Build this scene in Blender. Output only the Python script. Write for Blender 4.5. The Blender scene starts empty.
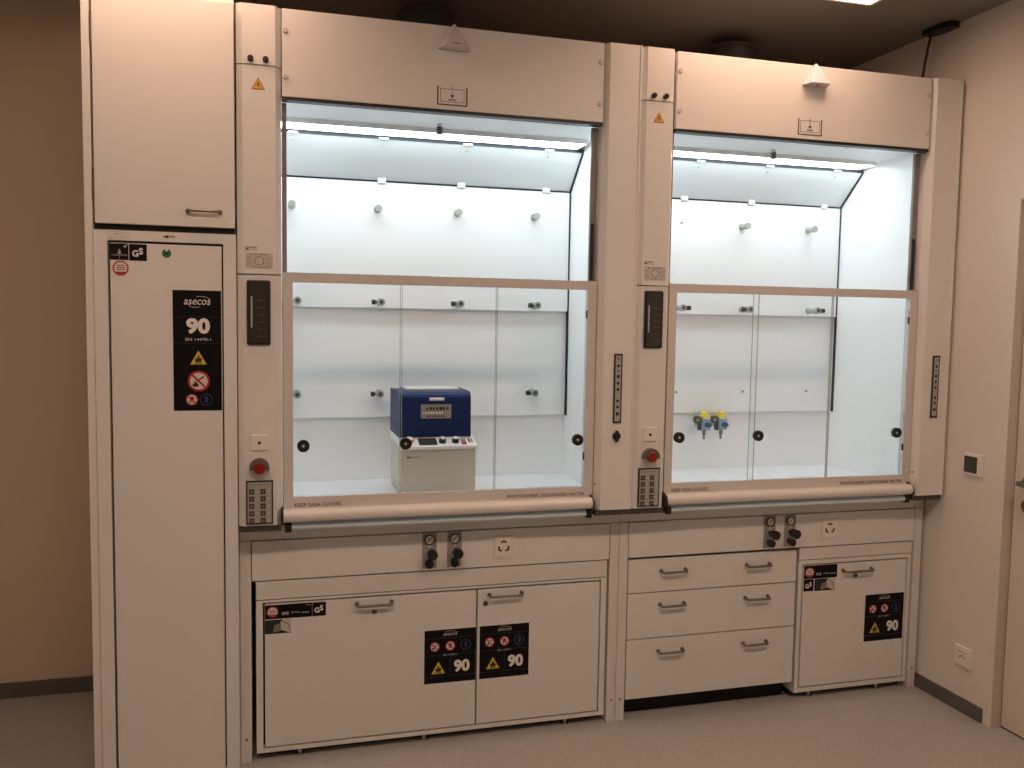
import bpy, bmesh, math, random
from mathutils import Matrix, Vector

random.seed(4)
scene = bpy.context.scene
COL = scene.collection

# ------------------------------------------------------------------ camera
cam_data = bpy.data.cameras.new('camera')
cam_data.sensor_width = 36.0
cam_data.sensor_fit = 'HORIZONTAL'
cam_data.lens = 870.0 / 1024.0 * 36.0
cam_data.clip_start = 0.05
cam = bpy.data.objects.new('camera', cam_data)
COL.objects.link(cam)
_r = Vector((0.96340393, -0.26756928, 0.01611051))
_u = Vector((0.00391504, 0.07414084, 0.9972401))
_f = Vector((0.26802526, 0.96068195, -0.07247513))
M4 = Matrix.Identity(4)
for i in range(3):
    M4[i][0], M4[i][1], M4[i][2] = _r[i], _u[i], -_f[i]
M4[0][3], M4[1][3], M4[2][3] = 0.110, -3.292, 1.670
cam.matrix_world = M4
scene.camera = cam

# ------------------------------------------------------------------ world, exposure
world = bpy.data.worlds.new('world')
scene.world = world
world.use_nodes = True
world.node_tree.nodes['Background'].inputs[0].default_value = (1.0, 0.78, 0.6, 1)
world.node_tree.nodes['Background'].inputs[1].default_value = 0.02
vs = scene.view_settings
vs.view_transform = 'Standard'
vs.look = 'None'
vs.exposure = 0.0
vs.gamma = 1.0
vs.use_curve_mapping = False
scene.cycles.max_bounces = 16
scene.cycles.diffuse_bounces = 10
scene.cycles.transparent_max_bounces = 24

WARM = (1.0, 0.62, 0.43)          # colour of the ceiling luminaires by the hoods
WARM_FILL = (1.0, 0.70, 0.51)         # colour of the added fill luminaires, out of view
COOL = (0.81, 0.95, 1.0)          # colour of the LED strips inside the hoods
CEIL_POWER = 8.5                  # emission of the near ceiling luminaires
FILL_POWER = 23.5                  # emission of the added fill luminaires further back, out of view
HOOD_POWER = 12.0                 # emission of the hood LED strips


# ------------------------------------------------------------------ materials
def newmat(name):
    m = bpy.data.materials.new(name)
    m.use_nodes = True
    return m, m.node_tree, m.node_tree.nodes['Principled BSDF']


def mat(name, col, rough=0.5, metal=0.0, spec=0.5, grain=0.0, gscale=60.0, bump=0.0, bscale=300.0, coat=0.0):
    m, nt, b = newmat(name)
    b.inputs['Base Color'].default_value = (*col, 1)
    b.inputs['Roughness'].default_value = rough
    b.inputs['Metallic'].default_value = metal
    b.inputs['Specular IOR Level'].default_value = spec
    b.inputs['Coat Weight'].default_value = coat
    tc = None
    if grain or bump:
        tc = nt.nodes.new('ShaderNodeTexCoord')
    if grain:
        n = nt.nodes.new('ShaderNodeTexNoise')
        n.inputs['Scale'].default_value = gscale
        n.inputs['Detail'].default_value = 4
        nt.links.new(tc.outputs['Object'], n.inputs['Vector'])
        mx = nt.nodes.new('ShaderNodeMix')
        mx.data_type = 'RGBA'
        mx.inputs['A'].default_value = (*[max(0, c * (1 - grain)) for c in col], 1)
        mx.inputs['B'].default_value = (*[min(1, c * (1 + grain)) for c in col], 1)
        nt.links.new(n.outputs['Fac'], mx.inputs['Factor'])
        nt.links.new(mx.outputs['Result'], b.inputs['Base Color'])
    if bump:
        n2 = nt.nodes.new('ShaderNodeTexNoise')
        n2.inputs['Scale'].default_value = bscale
        n2.inputs['Detail'].default_value = 2
        nt.links.new(tc.outputs['Object'], n2.inputs['Vector'])
        bp = nt.nodes.new('ShaderNodeBump')
        bp.inputs['Strength'].default_value = bump
        bp.inputs['Distance'].default_value = 0.001
        nt.links.new(n2.outputs['Fac'], bp.inputs['Height'])
        nt.links.new(bp.outputs['Normal'], b.inputs['Normal'])
    return m


def emit(name, col, power):
    m, nt, b = newmat(name)
    b.inputs['Base Color'].default_value = (0.8, 0.8, 0.8, 1)
    b.inputs['Emission Color'].default_value = (*col, 1)
    b.inputs['Emission Strength'].default_value = power
    return m


def glass(name, tint, refl_rough=0.0):
    m = bpy.data.materials.new(name)
    m.use_nodes = True
    nt = m.node_tree
    nt.nodes.clear()
    out = nt.nodes.new('ShaderNodeOutputMaterial')
    mix = nt.nodes.new('ShaderNodeMixShader')
    tr = nt.nodes.new('ShaderNodeBsdfTransparent')
    gl = nt.nodes.new('ShaderNodeBsdfGlossy')
    fr = nt.nodes.new('ShaderNodeFresnel')
    fr.inputs['IOR'].default_value = 1.33
    tr.inputs['Color'].default_value = (*tint, 1)
    gl.inputs['Roughness'].default_value = refl_rough
    gl.inputs['Color'].default_value = (0.9, 0.9, 0.9, 1)
    nt.links.new(fr.outputs[0], mix.inputs[0])
    nt.links.new(tr.outputs[0], mix.inputs[1])
    nt.links.new(gl.outputs[0], mix.inputs[2])
    nt.links.new(mix.outputs[0], out.inputs[0])
    return m


M = {}
M['paint'] = mat('white_powder_coat', (0.80, 0.79, 0.77), 0.36, grain=0.015, gscale=6, bump=0.06, bscale=500)
M['paint2'] = mat('cabinet_powder_coat', (0.76, 0.75, 0.73), 0.42, grain=0.015, gscale=6, bump=0.06, bscale=500)
M['sashframe'] = mat('sash_frame_coat', (0.66, 0.64, 0.62), 0.35)
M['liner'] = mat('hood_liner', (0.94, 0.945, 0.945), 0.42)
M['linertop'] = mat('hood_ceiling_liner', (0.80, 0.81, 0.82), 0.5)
M['worktop'] = mat('ceramic_worktop', (0.88, 0.90, 0.92), 0.25)
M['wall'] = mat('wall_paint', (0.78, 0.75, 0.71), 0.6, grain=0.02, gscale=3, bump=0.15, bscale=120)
M['wallback'] = mat('back_wall_warm_tint', (0.70, 0.58, 0.455), 0.6, grain=0.02, gscale=3, bump=0.15, bscale=120)  # same room paint as the other walls; warm light put into the tan
M['wallfront'] = mat('front_wall_darkened', (0.17, 0.155, 0.14), 0.6)  # unseen wall, darkened so it reflects less in the sash glass
M['ceil'] = mat('ceiling_shaded', (0.23, 0.21, 0.19), 0.75, grain=0.03, gscale=4)  # white ceiling; its shade is put into the dark base colour
M['basebd'] = mat('baseboard_grey', (0.12, 0.115, 0.11), 0.5)
M['black'] = mat('black_plastic', (0.012, 0.012, 0.013), 0.42)
M['gap'] = mat('dark_recess', (0.01, 0.009, 0.008), 0.8)
M['seal'] = mat('dark_seal', (0.022, 0.026, 0.03), 0.7, spec=0.2)
M['track'] = mat('sash_track_bronze', (0.27, 0.245, 0.225), 0.45)
M['sill'] = mat('sill_cool_glow', (0.66, 0.80, 0.90), 0.35)  # cool light leaking from the hood, put into the base colour
M['trim'] = mat('dark_brown_trim', (0.085, 0.07, 0.062), 0.5)
M['foot'] = mat('column_foot_dark', (0.07, 0.062, 0.056), 0.6)
M['steel'] = mat('brushed_steel', (0.55, 0.54, 0.52), 0.3, metal=1.0)
M['bronze'] = mat('satin_nickel', (0.28, 0.25, 0.22), 0.35, metal=1.0)
M['greyplate'] = mat('grey_anodised_plate', (0.36, 0.34, 0.32), 0.45)
M['collar'] = mat('collar_dark_grey', (0.14, 0.125, 0.11), 0.5)
M['grey'] = mat('grey_plastic', (0.34, 0.33, 0.32), 0.5)
M['midgrey'] = mat('panel_grey', (0.42, 0.41, 0.39), 0.5)
M['lightgrey'] = mat('light_grey_print', (0.60, 0.58, 0.55), 0.55)
M['white'] = mat('white_plastic', (0.84, 0.82, 0.79), 0.4)
M['clip'] = mat('clip_white', (0.62, 0.64, 0.65), 0.5)
M['sensor'] = mat('lilac_white_plastic', (0.66, 0.63, 0.68), 0.4)
M['ink'] = mat('print_ink', (0.03, 0.022, 0.02), 0.6)
M['inkbrown'] = mat('print_ink_brown', (0.10, 0.06, 0.05), 0.6)
M['inkgrey'] = mat('print_ink_grey', (0.25, 0.22, 0.20), 0.6)
M['labelblack'] = mat('label_black', (0.006, 0.006, 0.007), 0.5, spec=0.15)
M['labelwhite'] = mat('label_white', (0.85, 0.83, 0.81), 0.5)
M['labelline'] = mat('label_hairline', (0.06, 0.06, 0.065), 0.5)
M['yellow'] = mat('hazard_yellow', (0.80, 0.58, 0.04), 0.45)
M['orange'] = mat('hazard_amber', (0.75, 0.36, 0.03), 0.45)
M['red'] = mat('sign_red', (0.42, 0.03, 0.035), 0.45)
M['signwhite'] = mat('sign_white', (0.80, 0.70, 0.69), 0.5)
M['blueprint'] = mat('mandatory_blue', (0.02, 0.045, 0.14), 0.45)
M['estop'] = mat('emergency_red', (0.28, 0.008, 0.007), 0.3, coat=0.3)
M['green'] = mat('seal_green', (0.02, 0.28, 0.10), 0.4)
M['greendark'] = mat('picture_dark_green', (0.012, 0.02, 0.014), 0.5)
M['screen'] = mat('display_glass', (0.045, 0.045, 0.040), 0.2)
M['navy'] = mat('navy_lid', (0.008, 0.028, 0.115), 0.42, spec=0.2)
M['beige'] = mat('instrument_beige', (0.60, 0.55, 0.465), 0.5)
M['plateprint'] = mat('silver_label', (0.34, 0.31, 0.28), 0.4, grain=0.35, gscale=160)
M['stem'] = mat('clamp_grey', (0.40, 0.41, 0.36), 0.45)
M['tapyellow'] = mat('tap_yellow', (0.85, 0.72, 0.04), 0.4)
M['tapblue'] = mat('tap_blue', (0.01, 0.11, 0.24), 0.35)
M['tapbody'] = mat('tap_body_pale_blue', (0.33, 0.40, 0.50), 0.35)
M['olive'] = mat('handwheel_olive', (0.07, 0.08, 0.05), 0.45)
M['edgeglass'] = mat('glass_edge', (0.45, 0.52, 0.52), 0.2)
M['glass'] = glass('clear_glass', (0.996, 0.998, 0.998))
M['lamp'] = emit('luminaire_diffuser', WARM, CEIL_POWER)
M['filllamp'] = emit('fill_luminaire_diffuser', WARM_FILL, FILL_POWER)
M['led'] = emit('hood_led_diffuser', COOL, HOOD_POWER)
M['duct'] = mat('duct_dark_grey', (0.045, 0.042, 0.04), 0.6)
M['door'] = mat('door_laminate', (0.72, 0.66, 0.58), 0.5, grain=0.02, gscale=5)
M['frame'] = mat('door_frame_steel', (0.60, 0.56, 0.51), 0.5)


def floor_mat():
    m, nt, b = newmat('vinyl_floor')
    tc = nt.nodes.new('ShaderNodeTexCoord')
    n = nt.nodes.new('ShaderNodeTexNoise')
    n.inputs['Scale'].default_value = 150
    n.inputs['Detail'].default_value = 3
    n3 = nt.nodes.new('ShaderNodeTexNoise')
    n3.inputs['Scale'].default_value = 1.6
    n3.inputs['Detail'].default_value = 3
    nt.links.new(tc.outputs['Object'], n.inputs['Vector'])
    nt.links.new(tc.outputs['Object'], n3.inputs['Vector'])
    r = nt.nodes.new('ShaderNodeValToRGB')
    r.color_ramp.elements[0].position = 0.3
    r.color_ramp.elements[0].color = (0.36, 0.355, 0.35, 1)
    r.color_ramp.elements[1].position = 0.7
    r.color_ramp.elements[1].color = (0.50, 0.49, 0.48, 1)
    nt.links.new(n.outputs['Fac'], r.inputs['Fac'])
    mx = nt.nodes.new('ShaderNodeMix')
    mx.data_type = 'RGBA'
    mx.blend_type = 'MULTIPLY'
    mx.inputs['Factor'].default_value = 0.25
    nt.links.new(r.outputs['Color'], mx.inputs['A'])
    nt.links.new(n3.outputs['Color'], mx.inputs['B'])
    nt.links.new(r.outputs['Color'], b.inputs['Base Color'])
    b.inputs['Roughness'].default_value = 0.28
    bp = nt.nodes.new('ShaderNodeBump')
    bp.inputs['Strength'].default_value = 0.15
    bp.inputs['Distance'].default_value = 0.001
    nt.links.new(n.outputs['Fac'], bp.inputs['Height'])
    nt.links.new(bp.outputs['Normal'], b.inputs['Normal'])
    return m


M['floor'] = floor_mat()

# ------------------------------------------------------------------ mesh helpers
WL = {}          # world location of every object


class MB:
    """collects shapes in world coordinates, builds one mesh object"""

    def __init__(self, m='paint'):
        self.v, self.f, self.fm, self.fs = [], [], [], []
        self.mats = []
        self.m = m

    def _mi(self, m):
        m = m or self.m
        if m not in self.mats:
            self.mats.append(m)
        return self.mats.index(m)

    def add(self, verts, faces, m=None, smooth=False):
        o = len(self.v)
        self.v += [tuple(p) for p in verts]
        k = self._mi(m)
        for fc in faces:
            self.f.append([o + i for i in fc])
            self.fm.append(k)
            self.fs.append(smooth)
        return self

    def box(self, x0, x1, y0, y1, z0, z1, m=None):
        vs_ = [(x, y, z) for x in (x0, x1) for y in (y0, y1) for z in (z0, z1)]
        return self.add(vs_, [(0, 1, 3, 2), (4, 6, 7, 5), (0, 4, 5, 1), (2, 3, 7, 6), (0, 2, 6, 4), (1, 5, 7, 3)], m)

    def prism(self, pts, axis, a, b, m=None, smooth=False):
        """extrude polygon pts along axis 'x','y','z' from a to b; pts are the two other coordinates in order"""
        def mk(p, t):
            if axis == 'x':
                return (t, p[0], p[1])
            if axis == 'y':
                return (p[0], t, p[1])
            return (p[0], p[1], t)
        n = len(pts)
        self.add([mk(p, a) for p in pts], [list(range(n))], m)
        self.add([mk(p, b) for p in pts], [list(range(n))[::-1]], m)
        vs_ = [mk(p, a) for p in pts] + [mk(p, b) for p in pts]
        self.add(vs_, [(i, (i + 1) % n, n + (i + 1) % n, n + i) for i in range(n)], m, smooth)
        return self

    def cyl(self, c, axis, r, a, b, m=None, n=20, r2=None):
        """cylinder or cone; c the two other coordinates"""
        r2 = r if r2 is None else r2
        def mk(q, t):
            if axis == 'x':
                return (t, c[0] + q[0], c[1] + q[1])
            if axis == 'y':
                return (c[0] + q[0], t, c[1] + q[1])
            return (c[0] + q[0], c[1] + q[1], t)
        A = [mk((r * math.cos(2 * math.pi * i / n), r * math.sin(2 * math.pi * i / n)), a) for i in range(n)]
        B = [mk((r2 * math.cos(2 * math.pi * i / n), r2 * math.sin(2 * math.pi * i / n)), b) for i in range(n)]
        self.add(A, [list(range(n))], m)
        self.add(B, [list(range(n))[::-1]], m)
        self.add(A + B, [(i, (i + 1) % n, n + (i + 1) % n, n + i) for i in range(n)], m, True)
        return self

    def ring(self, c, ro, ri, y0, y1, m=None, n=28):
        """annulus facing -Y, thickness y0..y1"""
        P = []
        for y in (y0, y1):
            for r in (ro, ri):
                P += [(c[0] + r * math.cos(2 * math.pi * i / n), y, c[1] + r * math.sin(2 * math.pi * i / n)) for i in range(n)]
        F = []
        for i in range(n):
            j = (i + 1) % n
            F += [(i, j, n + j, n + i), (2 * n + j, 2 * n + i, 3 * n + i, 3 * n + j), (i, 2 * n + i, 2 * n + j, j), (n + i, n + j, 3 * n + j, 3 * n + i)]
        return self.add(P, F, m)

    def tube(self, pts, r, m=None, n=10):
        pts = [Vector(p) for p in pts]
        rings = []
        for i, p in enumerate(pts):
            a = pts[max(0, i - 1)]
            b = pts[min(len(pts) - 1, i + 1)]
            t = (b - a).normalized()
            h = Vector((0, 0, 1)) if abs(t.z) < 0.9 else Vector((1, 0, 0))
            s = t.cross(h).normalized()
            u = s.cross(t).normalized()
            rings.append([p + r * (math.cos(2 * math.pi * k / n) * s + math.sin(2 * math.pi * k / n) * u) for k in range(n)])
        V = [q for rg in rings for q in rg]
        F = []
        for i in range(len(pts) - 1):
            for k in range(n):
                F.append((i * n + k, i * n + (k + 1) % n, (i + 1) * n + (k + 1) % n, (i + 1) * n + k))
        self.add(V, F, m, True)
        self.add(rings[0], [list(range(n))[::-1]], m)
        self.add(rings[-1], [list(range(n))], m)
        return self

    def build(self, name, parent=None, bevel=0.0, seg=1):
        lo = [min(p[i] for p in self.v) for i in range(3)]
        hi = [max(p[i] for p in self.v) for i in range(3)]
        c = Vector([(lo[i] + hi[i]) / 2 for i in range(3)])
        if parent is None:
            c.z = lo[2]
        me = bpy.data.meshes.new(name)
        me.from_pydata([tuple(Vector(p) - c) for p in self.v], [], self.f)
        for k in self.mats:
            me.materials.append(M[k])
        me.polygons.foreach_set('material_index', self.fm)
        me.polygons.foreach_set('use_smooth', self.fs)
        bm = bmesh.new()
        bm.from_mesh(me)
        bmesh.ops.recalc_face_normals(bm, faces=bm.faces)
        if bevel:
            bmesh.ops.remove_doubles(bm, verts=bm.verts, dist=1e-6)
            bmesh.ops.bevel(bm, geom=list(bm.edges), offset=bevel, segments=seg, affect='EDGES', profile=0.5, clamp_overlap=True)
        bm.to_mesh(me)
        bm.free()
        ob = bpy.data.objects.new(name, me)
        COL.objects.link(ob)
        attach(ob, c, parent)
        return ob


def attach(ob, c, parent):
    if parent is not None:
        ob.parent = parent
        ob.location = c - WL[parent.name]
    else:
        ob.location = c
    WL[ob.name] = Vector(c)


def thing(name, label, cat, loc, group=None):
    e = bpy.data.objects.new(name, None)
    e.empty_display_size = 0.05
    COL.objects.link(e)
    attach(e, Vector(loc), None)
    return tag(e, label, cat, group)


def tag(o, label=None, cat=None, group=None, kind=None):
    if label:
        o['label'] = label
    if cat:
        o['category'] = cat
    if group:
        o['group'] = group
    if kind:
        o['kind'] = kind
    return o


def lab(o, text):
    o['label'] = text
    return o


def text(name, body, x, y, z, size, m, parent, bold=0.0, shear=0.0, width=None, spacing=1.0):
    """flat lettering facing -Y, centred at x,z; y is the plane it is printed on"""
    cu = bpy.data.curves.new('txt', 'FONT')
    cu.body = body
    cu.size = size
    cu.shear = shear
    cu.space_character = spacing
    cu.resolution_u = 3
    cu.align_x = 'CENTER'
    cu.align_y = 'CENTER'
    tmp = bpy.data.objects.new('txt', cu)
    COL.objects.link(tmp)
    bpy.context.view_layer.update()
    me = bpy.data.meshes.new_from_object(tmp.evaluated_get(bpy.context.evaluated_depsgraph_get()))
    bpy.data.objects.remove(tmp)
    bpy.data.curves.remove(cu)
    me.name = name
    xs = [v.co.x for v in me.vertices]
    zs = [v.co.y for v in me.vertices]
    w, cx, cz = max(xs) - min(xs), (max(xs) + min(xs)) / 2, (max(zs) + min(zs)) / 2
    sx = 1.0 if width is None else width / w
    for v in me.vertices:
        v.co = Vector(((v.co.x - cx) * sx, 0.0, v.co.y - cz))
    if bold:                                   # heavier strokes: overlapping shifted copies of the glyphs
        V0 = [v.co.copy() for v in me.vertices]
        F0 = [list(p.vertices) for p in me.polygons]
        V, Fc = [], []
        for k in range(9):
            dx, dz = (0, 0) if k == 8 else (bold * math.cos(k * math.pi / 4), bold * math.sin(k * math.pi / 4))
            o_ = len(V)
            V += [(p.x + dx, -0.00003 * k, p.z + dz) for p in V0]
            Fc += [[i + o_ for i in f_] for f_ in F0]
        me = bpy.data.meshes.new(name)
        me.from_pydata(V, [], Fc)
    me.materials.clear()
    me.materials.append(M[m])
    ob = bpy.data.objects.new(name, me)
    COL.objects.link(ob)
    attach(ob, Vector((x, y, z)), parent)
    return ob


# ------------------------------------------------------------------ the room
XR = 3.016      # right wall face
YB = 0.83       # back wall face
ZC = 3.0        # ceiling
XL, YF = -2.6, -5.0
FL = tag(MB('floor').box(XL, XR + 0.3, YF, YB, -0.05, 0).build('floor'), kind='structure')
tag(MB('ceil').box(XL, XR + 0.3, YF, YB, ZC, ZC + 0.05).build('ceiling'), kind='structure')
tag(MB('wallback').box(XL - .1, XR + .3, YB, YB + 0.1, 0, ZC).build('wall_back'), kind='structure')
tag(MB('wall').box(XL - .1, XL, YF, YB, 0, ZC).build('wall_left'), kind='structure')
tag(MB('wallfront').box(XL - .1, XR + .3, YF - .1, YF, 0, ZC).build('wall_front'), kind='structure')
DY0, DY1, DZ = -0.43, -1.43, 2.19     # door opening in the right wall
w = MB('wall')
w.box(XR, XR + 0.2, DY0, YB, 0, ZC)
w.box(XR, XR + 0.2, YF, DY1, 0, ZC)
w.box(XR, XR + 0.2, DY1, DY0, DZ, ZC)
tag(w.build('wall_right'), kind='structure')
tag(MB('basebd').box(XR - 0.012, XR, -0.385, YB, 0, 0.058).box(XR - 0.008, XR, -0.384, YB, 0.058, 0.061).build('baseboard_right'), kind='structure')
tag(MB('basebd').box(XL, -0.42, YB - 0.012, YB, 0, 0.066).build('baseboard_back'), kind='structure')
d = bpy.data.objects.new('door_1', None)
COL.objects.link(d)
attach(d, Vector((XR + 0.05, (DY0 + DY1) / 2, 0)), None)
tag(d, kind='structure')
fr = MB('frame')
fr.box(XR - 0.001, XR + 0.049, DY0 - 0.003, DY0, 0, DZ)
fr.box(XR - 0.001, XR + 0.049, DY1, DY0 - 0.003, DZ - 0.003, DZ)
fr.box(XR - 0.001, XR + 0.049, DY1, DY1 + 0.003, 0, DZ - 0.003)
fr.build('door_frame', d)
MB('gap').box(XR + 0.050, XR + 0.056, DY1, DY0 - 0.001, 0.0, DZ).build('door_seal', d)
leaf = MB('door').box(XR + 0.045, XR + 0.049, DY1 + 0.006, DY0 - 0.0075, 0.008, DZ - 0.008).build('door_leaf', d)
hd = MB('bronze')
hd.cyl((-0.505, 1.05), 'x', 0.026, XR + 0.037, XR + 0.045)
hd.tube([(XR + 0.04, -0.505, 1.05), (XR - 0.012, -0.505, 1.05), (XR - 0.018, -0.515, 1.05), (XR - 0.018, -0.62, 1.05)], 0.010)
hd.build('handle', leaf)
MB('bronze').cyl((-0.505, 0.955), 'x', 0.026, XR + 0.037, XR + 0.045).cyl((-0.505, 0.955), 'x', 0.010, XR + 0.035, XR + 0.037, 'black').build('keyhole_plate', leaf)


# ------------------------------------------------------------------ ceiling luminaires
def luminaire(x0, x1, y0, y1, label, m):
    t = thing('ceiling_light', label, 'ceiling light', ((x0 + x1) / 2, (y0 + y1) / 2, ZC - 0.03))
    MB('white').box(x0, x1, y0, y0 + 0.012, ZC - 0.03, ZC).box(x0, x1, y1 - 0.012, y1, ZC - 0.03, ZC) \
        .box(x0, x0 + 0.012, y0, y1, ZC - 0.03, ZC).box(x1 - 0.012, x1, y0, y1, ZC - 0.03, ZC).build('housing', t)
    MB(m).box(x0 + 0.012, x1 - 0.012, y0 + 0.012, y1 - 0.012, ZC - 0.022, ZC - 0.012).build('diffuser', t)


luminaire(1.57, 2.47, -0.468, -0.168, 'glowing ceiling luminaire whose corner peeks in at the top edge above the right fume hood', 'lamp')
luminaire(-0.70, 0.20, -0.468, -0.168, 'ceiling luminaire above the tall safety cabinet, just outside the frame', 'lamp')
luminaire(1.29, 2.49, -2.15, -1.85, 'added unseen fill luminaire over the middle of the room on the door side', 'filllamp')  # this and the next are added out of view as general fill
luminaire(-0.85, 0.35, -2.15, -1.85, 'added unseen fill luminaire over the middle of the room on the side away from the door', 'filllamp')


# ------------------------------------------------------------------ sign graphics
def flame(mb, x, z, h, y0, y1, m='ink'):
    pts = [(-.30, 0), (-.42, .25), (-.30, .52), (-.16, .36), (-.12, .62), (.06, 1.0), (.10, .62), (.26, .40), (.30, .62), (.42, .30), (.30, 0)]
    mb.prism([(x + a * h, z + b * h) for a, b in pts], 'y', y0, y1, m)


def hazard(parent, x, z, w, y, m='yellow', kind='flame', name='hazard_triangle'):
    """yellow warning triangle centred on x, base at z"""
    h = w * 0.87
    mb = MB(m)
    mb.prism([(x - w / 2, z), (x + w / 2, z), (x, z + h)], 'y', y - 0.0006, y, 'ink')
    k = 0.86
    mb.prism([(x - w / 2 * k, z + h * .05), (x + w / 2 * k, z + h * .05), (x, z + h * .93)], 'y', y - 0.0010, y - 0.0006, m)
    if kind == 'flame':
        flame(mb, x, z + h * .19, h * .56, y - 0.0014, y - 0.0010)
        mb.box(x - w * .24, x + w * .24, y - 0.0014, y - 0.0010, z + h * .10, z + h * .15, 'ink')
    else:
        p = [(.05, .70), (-.10, .36), (.0, .38), (-.06, .14), (.11, .46), (.01, .44)]
        mb.prism([(x + a * w, z + b * h) for a, b in p], 'y', y - 0.0014, y - 0.0010, 'ink')
    return mb.build(name, parent)


def prohibit(parent, x, z, r, y, kind=0):
    mb = MB('signwhite')
    mb.cyl((x, z), 'y', r, y, y - 0.0006, 'signwhite', 28)
    if kind == 0:                       # open flame / match
        flame(mb, x - r * .30, z - r * .55, r * .70, y - 0.0010, y - 0.0006)
        mb.prism([(x - r * .15, z - r * .10), (x + r * .50, z + r * .38), (x + r * .42, z + r * .50), (x - r * .2, z + r * .02)], 'y', y - 0.0010, y - 0.0006, 'ink')
    else:                               # hand / figure
        mb.prism([(x - r * .34, z - r * .5), (x + r * .34, z - r * .5), (x + r * .34, z + r * .2), (x + r * .14, z + r * .55), (x - r * .14, z + r * .55), (x - r * .34, z + r * .2)], 'y', y - 0.0010, y - 0.0006, 'ink')
        mb.box(x - r * .10, x + r * .10, y - 0.0012, y - 0.0010, z - r * .5, z + r * .1, 'signwhite')
    a = math.radians(-45)
    dx, dz = math.cos(a), math.sin(a)
    q = r * .09
    mb.prism([(x - dx * r * .85 - dz * q, z - dz * r * .85 + dx * q), (x + dx * r * .85 - dz * q, z + dz * r * .85 + dx * q),
              (x + dx * r * .85 + dz * q, z + dz * r * .85 - dx * q), (x - dx * r * .85 + dz * q, z - dz * r * .85 - dx * q)], 'y', y - 0.0016, y - 0.0012, 'red')
    mb.ring((x, z), r, r * .80, y - 0.0018, y - 0.0006, 'red')
    return mb.build('prohibition_sign', parent)


def mandatory(parent, x, z, r, y):
    mb = MB('blueprint')
    mb.ring((x, z), r, r * .86, y - 0.0012, y, 'blueprint')
    mb.cyl((x, z), 'y', r * .80, y, y - 0.0006, 'labelblack', 28)
    mb.prism([(x - r * .3, z - r * .5), (x + r * .2, z - r * .5), (x + r * .35, z), (x + r * .2, z + r * .5), (x - r * .3, z + r * .5), (x - r * .15, z)], 'y', y - 0.0010, y - 0.0006, 'blueprint')
    return mb.build('mandatory_sign', parent)


def tested_mark(parent, x0, x1, z0, z1, y):
    """black square with the white GS letters"""
    p = MB('labelblack').box(x0, x1, y - 0.0006, y, z0, z1).build('test_mark_sticker', parent)
    cx, cz, h = (x0 + x1) / 2, (z0 + z1) / 2, z1 - z0
    text('lettering', 'G', cx - h * .15, y - 0.0009, cz - h * .06, h * .52, 'labelwhite', p, bold=h * .02)
    text('lettering', 'S', cx + h * .17, y - 0.0009, cz + h * .08, h * .52, 'labelwhite', p, bold=h * .02)
    return p


def warranty(parent, x, z, r, y):
    """round red and white sticker with illegible small print"""
    mb = MB('signwhite')
    mb.cyl((x, z), 'y', r, y, y - 0.0006, 'signwhite', 28)
    mb.ring((x, z), r, r * .82, y - 0.0010, y - 0.0006, 'red')
    mb.prism([(x + r * .82 * math.cos(math.radians(t)), z + r * .82 * math.sin(math.radians(t))) for t in range(215, 326, 10)], 'y', y - 0.0010, y - 0.0006, 'red')
    for k, (a, b) in enumerate(((-.45, .45), (-.6, .6), (-.5, .6))):
        mb.box(x + a * r, x + b * r, y - 0.0010, y - 0.0006, z + r * (.30 - .25 * k), z + r * (.40 - .25 * k), 'inkbrown')
    return mb.build('round_seal_sticker', parent)


def bars(mb, x0, x1, z, h, y, n, m):
    """a line of print too small to read"""
    w_ = (x1 - x0) / n
    for i in range(n):
        mb.box(x0 + i * w_, x0 + (i + random.uniform(.55, .85)) * w_, y - 0.0003, y, z - h / 2 * random.uniform(.7, 1), z + h / 2 * random.uniform(.7, 1), m)


def under_label(parent, x0, x1, z0, z1, y):
    """square black safety label with three round signs, hazard triangle and the number 90"""
    p = MB('labelblack').box(x0, x1, y - 0.0008, y, z0, z1).build('safety_label', parent)
    lab(p, 'black safety label with a flame triangle and the number 90')
    f = y - 0.0010
    W, H = x1 - x0, z1 - z0
    ln = MB('labelline')
    for v in (.84, .53):
        ln.box(x0, x1, f - 0.0002, f, z0 + H * v, z0 + H * v + 0.0012)
    ln.box(x0 + W * .50, x0 + W * .505, f - 0.0002, f, z0 + H * .12, z0 + H * .53)
    ln.box(x0, x1, f - 0.0002, f, z0 + H * .12, z0 + H * .12 + 0.001)
    ln.build('divider_lines', p)
    text('lettering', 'asecos', x0 + W * .5, f, z0 + H * .91, H * .10, 'lightgrey', p, shear=.2)
    arcs = MB('lightgrey')
    arcs.tube([(x0 + W * (.5 + .14 * math.cos(math.radians(t))), f, z0 + H * (.925 + .045 * math.sin(math.radians(t)))) for t in range(20, 141, 15)], 0.0006, n=6)
    arcs.build('logo_arc', p)
    prohibit(p, x0 + W * .20, z0 + H * .69, W * .095, f, 0)
    prohibit(p, x0 + W * .50, z0 + H * .69, W * .095, f, 1)
    mandatory(p, x0 + W * .80, z0 + H * .69, W * .105, f)
    text('lettering', 'EN 14470-1', x0 + W * .5, f, z0 + H * .50 + .005, H * .055, 'lightgrey', p)
    hazard(p, x0 + W * .27, z0 + H * .17, W * .30, f)
    text('lettering', '90', x0 + W * .73, f, z0 + H * .30, H * .29, 'labelwhite', p, bold=H * .014)
    return p


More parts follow.
